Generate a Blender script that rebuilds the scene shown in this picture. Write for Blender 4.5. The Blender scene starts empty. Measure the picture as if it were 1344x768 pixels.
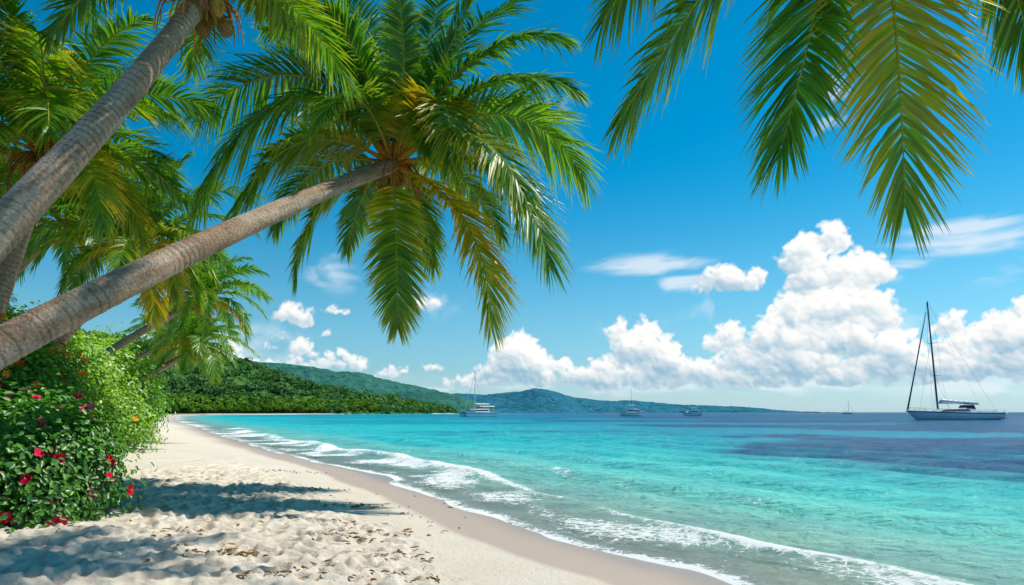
import bpy, math, numpy as np
from mathutils import Vector, Matrix
rng=np.random.default_rng(11)
scene=bpy.context.scene
COL=scene.collection
# ------------------------------------------------------------------ helpers
def hash2(ix,iy,seed):
    n=(ix.astype(np.int64)*374761393+iy.astype(np.int64)*668265263+seed*982451653)&0x7fffffff
    n=((n^(n>>13))*1274126177)&0x7fffffff
    n=n^(n>>16)
    return (n&0xffff)/65535.0
def vn(x,y,seed=0):
    x=np.asarray(x,float);y=np.asarray(y,float)
    ix=np.floor(x);iy=np.floor(y);fx=x-ix;fy=y-iy
    fx=fx*fx*(3-2*fx);fy=fy*fy*(3-2*fy)
    a=hash2(ix,iy,seed);b=hash2(ix+1,iy,seed);c=hash2(ix,iy+1,seed);d=hash2(ix+1,iy+1,seed)
    return (a*(1-fx)+b*fx)*(1-fy)+(c*(1-fx)+d*fx)*fy
def fbm(x,y,seed=0,o=4):
    s=0;a=.5;t=0
    for i in range(o):
        s=s+a*vn(x*2**i+17.3*i,y*2**i+5.1*i,seed+i);t+=a;a*=.5
    return s/t
def sstep(a,b,x):
    t=np.clip((x-a)/(b-a),0,1);return t*t*(3-2*t)
def norm(v):
    return v/np.maximum(np.linalg.norm(v,axis=-1,keepdims=True),1e-9)
def mk(name,V,F,mat=None,col=None,attrs=None,smooth=True,parent=None):
    V=np.asarray(V,np.float32)
    if not isinstance(F,list):F=[F]
    F=[np.asarray(f,np.int32) for f in F if len(f)]
    me=bpy.data.meshes.new(name)
    me.vertices.add(len(V));me.vertices.foreach_set('co',V.ravel())
    nl=sum(f.size for f in F);npoly=sum(len(f) for f in F)
    me.loops.add(nl);me.polygons.add(npoly)
    me.loops.foreach_set('vertex_index',np.concatenate([f.ravel() for f in F]))
    tot=np.concatenate([np.full(len(f),f.shape[1],np.int32) for f in F])
    st=np.concatenate([[0],np.cumsum(tot)[:-1]]).astype(np.int32)
    me.polygons.foreach_set('loop_start',st)
    me.update(calc_edges=True)
    if smooth: me.polygons.foreach_set('use_smooth',np.ones(npoly,bool))
    if col is not None:
        a=me.attributes.new('Col','FLOAT_COLOR','POINT')
        c=np.ones((len(V),4),np.float32);c[:,:3]=col;a.data.foreach_set('color',c.ravel())
    if attrs:
        for k,v in attrs.items():
            a=me.attributes.new(k,'FLOAT','POINT');a.data.foreach_set('value',np.asarray(v,np.float32).ravel())
    if mat: me.materials.append(mat)
    ob=bpy.data.objects.new(name,me);COL.objects.link(ob)
    if parent: ob.parent=parent
    return ob
def grid_faces(nx,ny):
    i=np.arange(nx*ny).reshape(ny,nx)
    return np.stack([i[:-1,:-1],i[:-1,1:],i[1:,1:],i[1:,:-1]],-1).reshape(-1,4)
class Geo:
    def __init__(s): s.V=[];s.Q=[];s.T=[];s.C=[];s.n=0
    def add(s,V,Q,C):
        V=np.asarray(V,float).reshape(-1,3);s.V.append(V);s.Q.append(np.asarray(Q)+s.n)
        C=np.asarray(C,float)
        if C.ndim==1:C=np.tile(C,(len(V),1))
        s.C.append(C.reshape(-1,3));s.n+=len(V)
    def obj(s,name,mat,parent=None,smooth=True):
        return mk(name,np.concatenate(s.V),[np.concatenate(s.Q)],mat,np.concatenate(s.C),parent=parent,smooth=smooth)
def empty(name,loc=(0,0,0),rz=0):
    e=bpy.data.objects.new(name,None);COL.objects.link(e);e.location=loc;e.rotation_euler[2]=rz;e.empty_display_size=.5
    return e
# ------------------------------------------------------------------ node helper
class NT:
    def __init__(s,nt): s.nt=nt;s.nt.nodes.clear()
    def n(s,t,**k):
        nd=s.nt.nodes.new(t)
        ins=k.pop('ins',{})
        for a,b in k.items(): setattr(nd,a,b)
        for a,b in ins.items(): s.set(nd.inputs[a],b)
        return nd
    def set(s,inp,v):
        if isinstance(v,bpy.types.NodeSocket): s.nt.links.new(v,inp)
        else: inp.default_value=v
    def m(s,op,a,b=0.0,c=0.0,clamp=False):
        nd=s.nt.nodes.new('ShaderNodeMath');nd.operation=op;nd.use_clamp=clamp
        s.set(nd.inputs[0],a);s.set(nd.inputs[1],b);s.set(nd.inputs[2],c);return nd.outputs[0]
    def vm(s,op,a,b=(0,0,0),c=(0,0,0)):
        nd=s.nt.nodes.new('ShaderNodeVectorMath');nd.operation=op
        s.set(nd.inputs[0],a);s.set(nd.inputs[1],b)
        if op=='MULTIPLY_ADD': s.set(nd.inputs[2],c)
        return nd.outputs['Value'] if op in('LENGTH','DOT_PRODUCT') else nd.outputs[0]
    def mix(s,f,a,b,bt='MIX'):
        nd=s.nt.nodes.new('ShaderNodeMix');nd.data_type='RGBA';nd.blend_type=bt
        s.set(nd.inputs[0],f)
        for i,v in((6,a),(7,b)):
            if isinstance(v,tuple) and len(v)==3:v=v+(1,)
            s.set(nd.inputs[i],v)
        return nd.outputs[2]
    def sm(s,x,a,b,lo=0.0,hi=1.0):
        nd=s.nt.nodes.new('ShaderNodeMapRange');nd.interpolation_type='SMOOTHSTEP'
        s.set(nd.inputs[0],x);s.set(nd.inputs[1],a);s.set(nd.inputs[2],b);s.set(nd.inputs[3],lo);s.set(nd.inputs[4],hi)
        return nd.outputs[0]
    def noise(s,vec,scale,detail=3,rough=.5,dist=0):
        nd=s.nt.nodes.new('ShaderNodeTexNoise')
        if vec is not None:s.set(nd.inputs['Vector'],vec)
        nd.inputs['Scale'].default_value=scale;nd.inputs['Detail'].default_value=detail
        nd.inputs['Roughness'].default_value=rough;nd.inputs['Distortion'].default_value=dist
        return nd.outputs[0]
    def mixs(s,f,a,b):
        nd=s.nt.nodes.new('ShaderNodeMixShader');s.set(nd.inputs[0],f);s.set(nd.inputs[1],a);s.set(nd.inputs[2],b);return nd.outputs[0]
def newmat(name):
    m=bpy.data.materials.new(name);m.use_nodes=True;return m,NT(m.node_tree)
def out(N,sh):
    o=N.n('ShaderNodeOutputMaterial');N.set(o.inputs['Surface'],sh)
def pbr(name,col,rough=.5,spec=.5,nscale=0,namp=.15,bump=0,metal=0):
    m,N=newmat(name)
    pos=N.n('ShaderNodeTexCoord').outputs['Object']
    p=N.n('ShaderNodeBsdfPrincipled',ins={'Roughness':rough,'Metallic':metal,'Specular IOR Level':spec})
    nz=N.noise(pos,nscale or 3,3)
    cc=N.mix(N.sm(nz,.3,.7),tuple(x*(1-namp) for x in col),tuple(min(1,x*(1+namp)) for x in col))
    N.set(p.inputs['Base Color'],cc)
    if bump:
        b=N.n('ShaderNodeBump',ins={'Height':nz,'Distance':bump,'Strength':1.0});N.set(p.inputs['Normal'],b.outputs[0])
    out(N,p.outputs[0]);return m
def foliage(name,trans=.4,rough=.42,spec=.35,gain=(1.5,1.45,.6)):
    m,N=newmat(name)
    a=N.n('ShaderNodeAttribute',attribute_name='Col').outputs['Color']
    d=N.n('ShaderNodeBsdfDiffuse',ins={'Color':a})
    g=N.n('ShaderNodeBsdfGlossy',ins={'Color':(1,1,1,1),'Roughness':rough})
    t=N.n('ShaderNodeBsdfTranslucent',ins={'Color':N.vm('MULTIPLY',a,gain)})
    b=N.mixs(trans,d.outputs[0],t.outputs[0])
    out(N,N.mixs(spec,b,g.outputs[0]) if spec>0 else b);return m
def vcol_mat(name,rough=.85,bscale=40,bdist=.01,var=.3,spec=.2):
    m,N=newmat(name)
    a=N.n('ShaderNodeAttribute',attribute_name='Col').outputs['Color']
    pos=N.n('ShaderNodeNewGeometry').outputs['Position']
    nz=N.noise(pos,bscale,4,.6)
    c=N.vm('MULTIPLY',a,N.sm(nz,.2,.8,1-var,1+var))
    p=N.n('ShaderNodeBsdfPrincipled',ins={'Base Color':c,'Roughness':rough,'Specular IOR Level':spec})
    b=N.n('ShaderNodeBump',ins={'Height':nz,'Distance':bdist});N.set(p.inputs['Normal'],b.outputs[0])
    out(N,p.outputs[0]);return m
M_frond=foliage('palm_leaf',.45,.42,.04,(1.7,1.55,.45))
M_leaf=foliage('shrub_leaf',.38,.4,.04,(1.6,1.5,.6))
M_trunk=vcol_mat('palm_bark',.85,28,.02,.4)
M_petal=foliage('flower_petal',.3,.6,.0,(1.2,1.0,1.0))
M_tree=foliage('tree_foliage',.2,.6,.0)
# ------------------------------------------------------------------ sun & camera
EL=math.radians(54);AZ=math.radians(62)
S=Vector((math.cos(EL)*math.sin(AZ),math.cos(EL)*math.cos(AZ),math.sin(EL)))
ld=bpy.data.lights.new('sun','SUN');ld.energy=5.0;ld.angle=math.radians(.5);ld.color=(1,.945,.84)
lo=bpy.data.objects.new('sun',ld);COL.objects.link(lo);lo.rotation_euler=S.to_track_quat('Z','Y').to_euler();lo.location=(0,0,60)
cd=bpy.data.cameras.new('camera');cam=bpy.data.objects.new('camera',cd);COL.objects.link(cam);scene.camera=cam
cam.location=(0,0,2.0);cam.rotation_euler=(math.radians(90),0,0)
cd.lens=24;cd.sensor_width=36;cd.shift_y=157/1344;cd.clip_end=90000;cd.clip_start=.05
scene.view_settings.view_transform='Standard';scene.view_settings.look='None';scene.view_settings.exposure=0
# ------------------------------------------------------------------ world
w=bpy.data.worlds.new('World');scene.world=w;w.use_nodes=True
N=NT(w.node_tree)
sky=N.n('ShaderNodeTexSky');sky.sky_type='NISHITA';sky.sun_disc=False
sky.sun_elevation=EL;sky.sun_rotation=AZ;sky.air_density=1.0;sky.dust_density=.35;sky.ozone_density=2.2
sp=N.n('ShaderNodeSeparateXYZ',ins={0:N.n('ShaderNodeTexCoord').outputs['Generated']})
hz=N.sm(sp.outputs[2],-.02,.34)
sat=N.m('MULTIPLY_ADD',hz,.80,.80)
sk=N.n('ShaderNodeHueSaturation',ins={'Hue':.482,'Saturation':sat,'Value':1.0,'Color':sky.outputs[0]}).outputs[0]
sk=N.vm('MULTIPLY',sk,N.mix(hz,(.56,.88,1.10),(.50,1.12,1.14)))
bg=N.n('ShaderNodeBackground',ins={'Color':sk,'Strength':.105})
o=N.n('ShaderNodeOutputWorld');N.set(o.inputs[0],bg.outputs[0])
# ------------------------------------------------------------------ clouds
def build_clouds():
    r=np.random.default_rng(2024)
    st=math.radians(.070);a0,a1=math.radians(-62),math.radians(62);e0,e1=math.radians(-.2),math.radians(31)
    au=np.arange(a0,a1,st);ev=np.arange(e0,e1,st);U,V=np.meshgrid(au,ev)
    def cell(px,py,rx,ry):
        tx=(px-672)/896;a=math.atan(tx);c=math.cos(a)
        return a,math.atan((541-py)/896*c),rx/896*c*c,ry/896*c
    big=[(1085,350,54,50),(1095,312,36,24),(1056,338,38,30),(1134,352,34,32),(1082,396,72,50),(1135,410,42,32),(1052,432,66,42),
         (1100,450,98,46),(1030,472,86,34),(1165,474,76,30),(962,444,36,26),(985,468,52,26),(1000,486,70,20),(1100,486,120,26),
         (952,366,34,24),(985,364,26,22),(925,372,20,10),
         (848,458,50,38),(812,440,24,18),(850,438,30,22),(885,484,54,28),(795,490,54,26),(930,492,58,24),(845,492,76,20),
         (688,468,42,36),(683,450,26,18),(665,488,50,22),(720,486,40,24),(745,494,46,16),(612,502,30,11),
         (1246,428,38,24),(1290,446,64,34),(1344,428,58,42),(1265,474,110,32),(1380,470,95,38),(1345,403,32,20),
         (388,413,27,18),(398,462,24,17),(394,480,30,12),(452,472,34,17),(515,488,19,10),(560,400,20,10),(350,480,24,10),(480,500,30,6),
         (570,482,17,8),(430,440,12,6),(350,452,14,7),(300,468,34,18),(436,410,14,7),(365,440,12,6),
         (1500,440,120,60),(1650,380,110,70),(-300,430,110,46),(-60,470,120,34),(130,480,60,20)]
    low=[(700,507,80,9),(860,508,150,10),(1060,506,160,12),(1290,506,190,13),(560,512,60,5),(1180,494,120,12)]
    wu=U+(fbm(U*34,V*34,301,5)-.5)*.022+(fbm(U*150,V*150,305,3)-.5)*.006
    wv=V+(fbm(U*34+50,V*34+9,302,5)-.5)*.016+(fbm(U*150+7,V*150,306,3)-.5)*.006
    H=np.full(U.shape,-1e3);Cv=np.full(U.shape,-9.);BZ=np.zeros(U.shape)
    pf=[]
    for (px,py,rx,ry) in big:
        a,e,rx,ry=cell(px,py,rx,ry)
        base=e-ry*.85
        n1=max(4,int(9*rx/ry));cs=[]
        for i in range(n1):
            t=r.uniform(-1,1);rr=min(rx,ry)*r.uniform(.45,.75)*(1-.3*abs(t))
            cu=a+t*(rx-rr*.6);cvv=e-ry*.35+r.uniform(0,1)*(ry*.95)*(1-t*t)**.7-rr*.25
            cs.append((cu,cvv,rr,r.uniform(-.3,.3)*rr,base))
        for (cu,cvv,rr,z,b_) in list(cs):
            for k in range(9):
                th=r.uniform(-.4,3.54);ph=r.uniform(.1,1.4);r2_=rr*r.uniform(.28,.5)
                cs.append((cu+rr*math.cos(th)*math.sin(ph)*.9,cvv+rr*math.sin(th)*math.sin(ph)*.9,r2_,z+rr*math.cos(ph)*.9,b_))
        for (cu,cvv,rr,z,b_) in list(cs)[n1:]:
            for k in range(5):
                th=r.uniform(-.6,3.7);ph=r.uniform(.1,1.5);r2_=rr*r.uniform(.3,.5)
                cs.append((cu+rr*math.cos(th)*math.sin(ph)*.9,cvv+rr*math.sin(th)*math.sin(ph)*.9,r2_,z+rr*math.cos(ph)*.9,b_))
        pf+=cs
    pad=.018
    for (cu,cvv,rr,z,b_) in pf:
        if rr<st*1.0: continue
        i0,i1=np.searchsorted(au,[cu-rr-pad,cu+rr+pad]);j0,j1=np.searchsorted(ev,[cvv-rr-pad,cvv+rr+pad])
        if i1<=i0 or j1<=j0: continue
        du=wu[j0:j1,i0:i1]-cu;dv=wv[j0:j1,i0:i1]-cvv
        d2=du*du+dv*dv
        d=np.sqrt(d2)/rr
        h=z+np.sqrt(np.maximum(rr*rr-d2,0));h=np.where(d<1,h,-1e3)
        fl=sstep(-.012,.004,wv[j0:j1,i0:i1]-b_)
        c=(1-d)*rr/.009
        c=np.minimum(c,3)-(1-fl)*3
        Hs=H[j0:j1,i0:i1];Hs[:]=np.maximum(Hs,h)
        Cs=Cv[j0:j1,i0:i1];Bs=BZ[j0:j1,i0:i1]
        m=c>Cs;Bs[m]=(np.broadcast_to(V[j0:j1,i0:i1]-b_,c.shape))[m];Cs[:]=np.maximum(Cs,c)
    def box(A,k):
        for ax in(0,1):
            P=np.pad(A,[(k+1,k) if i==ax else (0,0) for i in(0,1)],mode='edge');c=np.cumsum(P,ax)
            A=(np.take(c,range(2*k+1,c.shape[ax]),ax)-np.take(c,range(0,c.shape[ax]-2*k-1),ax))/(2*k+1)
        return A
    edge=fbm(U*90,V*90,310,5)-.5
    alpha=sstep(-.12,.60,Cv+edge*1.5)
    Hn=np.where(H<-1,0,H)
    Hn=Hn+.007*(fbm(U*110,V*110,311,5)-.5)
    Hn=box(Hn,1)
    def lam(Hx,sc):
        gy,gx=np.gradient(Hx,st);gx=np.clip(gx*sc,-2.2,2.2);gy=np.clip(gy*sc,-2.2,2.2)
        nn=np.sqrt(gx*gx+gy*gy+1);L=np.array([.46,.78,.26]);return (-gx*L[0]-gy*L[1]+L[2])/nn
    big_=box(box(Hn,8),8);vb=box(box(Hn,18),18)
    l=.46*lam(Hn,.85)+.48*lam(big_,1.3)+.32*lam(vb,2.0)
    ao=np.clip((Hn-big_)/.012,-1,1)
    hb=sstep(0,.05,BZ)
    light=.50+.60*l+.18*ao-.26*(1-hb)
    light=np.clip(light,0,1)
    light=box(light,1)*.6+light*.4
    light=light+(1-sstep(.2,1.4,Cv))*.18
    light=np.clip(light*1.20,0,1)
    sh=np.array([.32,.53,.68]);wh=np.array([1.0,1.0,.985])
    col=sh+(wh-sh)*light[...,None]  # sunlit tops, creases and shaded undersides painted into the cloud colour
    thin=np.zeros(U.shape)
    def layer(L,fx,fy,th,gain,mx,seed):
        nonlocal thin
        n_=fbm(U*fx+3*fbm(U*12,V*12,seed+9,2),V*fy+2*fbm(U*9+4,V*9,seed+19,2),seed,6)
        for qd in L:
            a,e,rx,ry=cell(*qd);d=np.sqrt(((U-a)/rx)**2+((V-e)/ry)**2)
            thin=np.maximum(thin,mx*sstep(0,1.1,(1-d)*.9+(n_-th)*gain)*sstep(1.5,.4,d))
    layer([(735,150,40,32),(1092,122,44,48),(435,356,44,28),(560,398,50,24),(320,450,80,34)],28,34,.53,2.6,.55,401)
    layer([(380,470,130,34),(640,498,120,22),(900,420,110,40),(1180,400,80,60),(200,440,120,40)],18,26,.56,3.0,.35,402)
    layer([(1275,325,150,26),(1330,348,130,24),(860,350,80,16),(890,370,80,12),(1190,350,90,18),(1265,298,80,12)],8,60,.51,2.6,.68,403)
    layer([(p[0],p[1],p[2],p[3]*1.3) for p in low],16,60,.50,2.6,.6,404)
    hz=1-sstep(0.0,.075,V);haze=.40*hz
    A=alpha*(1-.25*(1-sstep(.0,.045,V)))
    tc=np.array([.90,.95,1.0]);hc=np.array([.60,.80,.90])
    c0=tc*thin[...,None]+hc*(haze*(1-thin))[...,None];a0_=thin+haze*(1-thin)
    C=col*A[...,None]+c0*(1-A)[...,None];At=A+a0_*(1-A)
    C=C/np.maximum(At,1e-4)[...,None]
    fade=sstep(0,.06,U-a0)*sstep(0,.06,a1-U);At=At*fade
    R=60000.
    P=np.stack([R*np.cos(V)*np.sin(U),R*np.cos(V)*np.cos(U),R*np.sin(V)],-1)
    Fq=grid_faces(len(au),len(ev));af=At.ravel();keep=af[Fq].max(1)>.004;Fq=Fq[keep]
    used=np.zeros(P.shape[0]*P.shape[1],bool);used[Fq.ravel()]=True;mp=np.cumsum(used)-1
    m,N=newmat('cloud_painted_shading')
    ca=N.n('ShaderNodeAttribute',attribute_name='Col').outputs['Color'];aa=N.n('ShaderNodeAttribute',attribute_name='cover').outputs['Fac']
    em=N.n('ShaderNodeEmission',ins={'Color':ca,'Strength':1.0});tr=N.n('ShaderNodeBsdfTransparent')
    out(N,N.mixs(aa,tr.outputs[0],em.outputs[0]));
    m.cycles.emission_sampling='NONE'
    mk('sky',P.reshape(-1,3)[used],mp[Fq],m,col=np.clip(C,0,1).reshape(-1,3)[used],attrs={'cover':af[used]})
build_clouds()
# ------------------------------------------------------------------ shoreline
ctl=np.array([(40,-120),(16,-30),(9,-9),(5.3,1.5),(3.05,7.9),(2.25,9.24),(1.0,11.6),(-.45,14.8),(-2.3,18.5),(-4.7,23.3),(-9.5,31.4),
 (-19,48.4),(-38,85),(-79,163),(-140,290),(-195,420),(-212,500),(-200,570),(-150,650),(-60,765)],float)
def catmull(P,k):
    o=[]
    for i in range(len(P)-1):
        p0=P[max(i-1,0)];p1=P[i];p2=P[i+1];p3=P[min(i+2,len(P)-1)]
        for t in np.linspace(0,1,k,endpoint=False):
            o.append(.5*((2*p1)+(-p0+p2)*t+(2*p0-5*p1+4*p2-p3)*t*t+(-p0+3*p1-3*p2+p3)*t**3))
    o.append(P[-1]);return np.array(o)
shore=catmull(ctl,4)
poly=np.concatenate([shore,np.array([(-75,900),(-500,1500),(-9000,4000),(-9000,-9000),(60,-9000)],float)])
def sdist(X,Y):
    sh=X.shape;x=X.ravel().astype(np.float32);y=Y.ravel().astype(np.float32)
    best=np.full(x.shape,1e12,np.float32);ins=np.zeros(x.shape,bool)
    n=len(poly)
    for i in range(n):
        ax,ay=poly[i];bx,by=poly[(i+1)%n]
        dx,dy=bx-ax,by-ay;l2=dx*dx+dy*dy+1e-9
        t=np.clip(((x-ax)*dx+(y-ay)*dy)/l2,0,1)
        d=(x-ax-t*dx)**2+(y-ay-t*dy)**2
        best=np.minimum(best,d)
        if ay!=by:
            c=((ay>y)!=(by>y))&(x<(bx-ax)*(y-ay)/(by-ay)+ax);ins^=c
    d=np.sqrt(best);return np.where(ins,d,-d).reshape(sh).astype(float)
def hbase(d):
    return np.where(d>0,1.25*(1-np.exp(-np.maximum(d,0)/14)),-6*(1-np.exp(np.minimum(d,0)/62)))
def axis(lo,hi,step,gr,lim0,lim1):
    a=list(np.arange(lo,hi,step));s=step;x=a[-1]
    while x<lim1: s*=gr;x+=s;a.append(x)
    s=step;x=lo;b=[]
    while x>lim0: s*=gr;x-=s;b.append(x)
    return np.array(b[::-1]+a)
def gz(x,y):
    return float(hbase(sdist(np.array([float(x)]),np.array([float(y)])))[0])
# ------------------------------------------------------------------ sand ground
gx=axis(-9.5,3.2,.032,1.075,-40000,40000);gy=axis(5.2,17,.040,1.06,-3000,45000)
X,Y=np.meshgrid(gx,gy);D=sdist(X,Y);Z=hbase(D)
near=(1-sstep(25,60,np.hypot(X,Y)))
edge=3.3+1.4*(fbm(X*.5,Y*.3,5)-.5)
trod=sstep(-.3,.9,D-edge)*near
Z+=trod*(.07*(fbm(X*1.3,Y*1.3,3)-.5)+.10*(fbm(X*2.8,Y*2.8,9,3)-.5)+.045*(fbm(X*8,Y*8,21,2)-.5))
Z+=.06*(fbm(X*.35,Y*.35,31)-.5)*sstep(1,4,D)*near
Z+=.014*(fbm(X*1.6,Y*.8,33)-.5)*sstep(.2,1,D)*near
foot=np.zeros_like(Z)
r2=np.random.default_rng(3)
for k in range(2300):
    cx=r2.uniform(-9.5,-.1);cy=5.2+ (r2.random()**1.2)*18
    R=.38;i0,i1=np.searchsorted(gx,[cx-R,cx+R]);j0,j1=np.searchsorted(gy,[cy-R,cy+R])
    if i1-i0<3 or j1-j0<3: continue
    xs=X[j0:j1,i0:i1]-cx;ys=Y[j0:j1,i0:i1]-cy;th=r2.normal(.5,.7)
    u=xs*math.cos(th)+ys*math.sin(th);v=-xs*math.sin(th)+ys*math.cos(th)
    a=r2.uniform(.055,.09);b=r2.uniform(.11,.17);q=np.sqrt((u/a)**2+(v/b)**2)
    dep=r2.uniform(.03,.07)
    foot[j0:j1,i0:i1]+=dep*(-np.exp(-(q/1.0)**4)+.5*np.exp(-((q-1.5)/.4)**2))
Z+=np.clip(foot,-.09,.055)*trod
wetedge=2.15+.5*(fbm(X*.45,Y*.3,41)-.5)
wet=1-sstep(-.10,.20,D-wetedge)
soak=1-sstep(.3,1.6,D+.5*(fbm(X*.6,Y*.4,44)-.5))
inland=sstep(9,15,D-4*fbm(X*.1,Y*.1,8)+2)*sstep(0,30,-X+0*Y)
m,N=newmat('sand')
pos=N.n('ShaderNodeNewGeometry').outputs['Position']
at=lambda n:N.n('ShaderNodeAttribute',attribute_name=n).outputs['Fac']
n1=N.noise(pos,1.1,4,.6);n2=N.noise(pos,14,5,.65);n3=N.noise(pos,160,3,.6)
c=N.mix(N.sm(n1,.3,.7),(.76,.655,.53),(.80,.72,.61))
c=N.mix(N.m('MULTIPLY',N.sm(n2,.45,.75),N.m('MULTIPLY',at('trod'),.42)),c,(.58,.45,.31))
c=N.mix(N.sm(n3,.3,.75,0,.22),c,(.50,.41,.32))
c=N.mix(at('wet'),c,(.42,.335,.275));c=N.mix(N.m('MULTIPLY',at('soak'),.8),c,(.27,.22,.175))
vo=N.n('ShaderNodeTexVoronoi',ins={'Vector':pos});vo.inputs['Scale'].default_value=16
sk_=N.m('MULTIPLY',N.sm(vo.outputs['Distance'],.10,.16,1,0),N.sm(N.noise(pos,.9,3),.52,.62))
c=N.mix(N.m('MULTIPLY',sk_,N.m('MULTIPLY',at('trod'),.85)),c,(.16,.09,.04))
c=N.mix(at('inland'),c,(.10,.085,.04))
ro=N.m('SUBTRACT',.95,N.m('ADD',N.m('MULTIPLY',at('wet'),.25),N.m('MULTIPLY',at('soak'),.45)))
p=N.n('ShaderNodeBsdfPrincipled',ins={'Base Color':c,'Roughness':ro,'Specular IOR Level':.35})
hh=N.m('ADD',N.m('MULTIPLY',n2,.6),N.m('MULTIPLY',n3,.25))
bs=N.m('MULTIPLY_ADD',at('wet'),-.88,1.0)
b=N.n('ShaderNodeBump',ins={'Height':hh,'Distance':.05,'Strength':bs});N.set(p.inputs['Normal'],b.outputs[0])
out(N,p.outputs[0]);M_sand=m
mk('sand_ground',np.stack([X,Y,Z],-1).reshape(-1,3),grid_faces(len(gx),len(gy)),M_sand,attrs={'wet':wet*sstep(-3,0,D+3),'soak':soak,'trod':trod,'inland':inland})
# ------------------------------------------------------------------ sea
wx=axis(-6,12,.07,1.055,-1200,45000);wy=axis(6.5,26,.07,1.05,-400,50000)
X,Y=np.meshgrid(wx,wy);D=sdist(X,Y);G=hbase(D);s=-D
R=np.hypot(X,Y);nearw=1-sstep(60,140,R)
al=.35*X-.9*Y
W=.010+.115*fbm(al*.30,al*.0+2,51,3)*(1-sstep(0,3,s))
ph=2*np.pi*(s/3.6)+5*fbm(X*.12,Y*.12,52,3)
sw=np.sin(ph)+.35*np.sin(2*ph+.8)
W+=.075*sw*sstep(1.5,7,s)*(.4+1.2*vn(X*.11,Y*.16,53))*nearw
W+=.11*(fbm(X*.9,Y*.9,54,4)-.5)*sstep(.8,4,s)*nearw
W+=.055*(fbm(X*3.2,Y*3.2,55,3)-.5)*sstep(.5,3,s)*(1-sstep(18,40,R))
far_b=sstep(17,24,Y)*(1-sstep(60,110,Y))
sb=1.7+1.6*(fbm(al*.22,Y*0+.7,57,4)-.5)+.9*far_b
crest=np.exp(-((s-sb)/(.30+.28*far_b))**2)
W+=crest*(.06+.12*far_b)*(.5+vn(al*.35,Y*0,58))
T=W-G
T=np.where(D>1.7,np.minimum(T,-.02),T)
brk=fbm(X*.55,Y*.45,68,3)
foam=np.exp(-(np.maximum(T,0)/.034)**2)*(.80+.5*(vn(al*1.1,Y*.7,59)-.4))*(s<2)
foam=np.maximum(foam,crest*(.72+.12*far_b)*(.5+1.0*vn(al*.5,Y*.2,60)))
foam=np.maximum(foam,(.22*far_b+.05+.62*sstep(.35,.7,brk))*sstep(-1.0,.2,s)*(1-sstep(sb-.3,sb+.8,s)))
foam=np.maximum(foam,far_b*.5*np.exp(-((s-sb-2.6)/.5)**2)*vn(al*.2,Y*.1,66)*1.3)
foam=np.maximum(foam,.55*brk*1.2*np.exp(-((s-4.4-fbm(X*.3,Y*.3,61)*2)/.4)**2)*(R<60))
foam=np.maximum(foam,.66*np.exp(-((s-.6)/1.1)**2)*sstep(70,110,Y))
clar=1-np.exp(-np.maximum(T,0)/.28)
def ramp(v,st):
    xs=[a for a,_ in st];return np.stack([np.interp(v,xs,[c[i] for _,c in st]) for i in range(3)],-1)
sl=s+4*(fbm(X*.12,Y*.12,62)-.5)*sstep(2,10,s)
col=ramp(sl,[(0,(.50,.66,.54)),(2.5,(.36,.72,.58)),(6,(.17,.68,.57)),(11,(.06,.58,.54)),(20,(.012,.44,.48)),(40,(.002,.31,.42)),(80,(.001,.22,.34)),(160,(.001,.13,.25)),(500,(.001,.085,.19))])
lat=sstep(-.25,.35,X/np.maximum(Y,1.))
bay=ramp(sl,[(0,(.48,.66,.56)),(3,(.26,.68,.58)),(10,(.03,.56,.55)),(40,(.003,.46,.50)),(140,(.001,.29,.39)),(500,(.001,.10,.22))])
col=col*lat[...,None]+bay*(1-lat[...,None])
patch=sstep(.44,.56,fbm(X*.035+3,Y*.05,63,4)+.14*np.exp(-((X-16)/22)**2-((Y-36)/14)**2)+.05*sstep(.3,.7,X/np.maximum(Y,1)))*sstep(12,20,s)*(.35+.65*lat)
patch=patch*(.5+.9*fbm(X*.25,Y*.6,67,4))
pc=np.array([.002,.085,.20]);patch=np.clip(patch,0,1);col=col*(1-.95*patch[...,None])+pc*.95*patch[...,None]
m,N=newmat('sea_water')
pos=N.n('ShaderNodeNewGeometry').outputs['Position']
at=lambda n:N.n('ShaderNodeAttribute',attribute_name=n).outputs['Fac']
colr=N.n('ShaderNodeAttribute',attribute_name='Col').outputs['Color']
pr=N.vm('MULTIPLY',pos,(.8,1.25,1))
w1=N.noise(pr,1.3,5,.6,.4);w2=N.noise(pr,5.5,4,.6,.5);w3=N.noise(pos,.22,4,.55)
hgt=N.m('ADD',N.m('MULTIPLY',w1,.80),N.m('ADD',N.m('MULTIPLY',w2,.28),N.m('MULTIPLY',w3,1.2)))
b=N.n('ShaderNodeBump',ins={'Height':hgt,'Distance':.55,'Strength':.85})
c=N.mix(N.m('MULTIPLY',N.sm(N.noise(N.vm('MULTIPLY',pos,(.6,1.3,1)),.35,6,.62),.40,.66),.5),colr,N.vm('MULTIPLY',colr,(.35,.52,.76)))
c=N.mix(N.m('MULTIPLY',N.sm(N.noise(pr,1.6,4,.65,.5),.5,.70),.5),c,N.vm('MULTIPLY',colr,(.36,.58,.74)))
df=N.n('ShaderNodeBsdfDiffuse',ins={'Color':c,'Normal':b.outputs[0]})
tr=N.n('ShaderNodeBsdfTransparent',ins={'Color':(.86,.97,.95,1)})
body=N.mixs(at('clar'),tr.outputs[0],df.outputs[0])
gl=N.n('ShaderNodeBsdfGlossy',ins={'Roughness':.11,'Normal':b.outputs[0],'Color':(1,1,1,1)})
fr=N.n('ShaderNodeFresnel',ins={'IOR':1.33,'Normal':b.outputs[0]}).outputs[0]
sh=N.mixs(N.m('MINIMUM',N.m('MULTIPLY',fr,.62),.28),body,gl.outputs[0])
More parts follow.
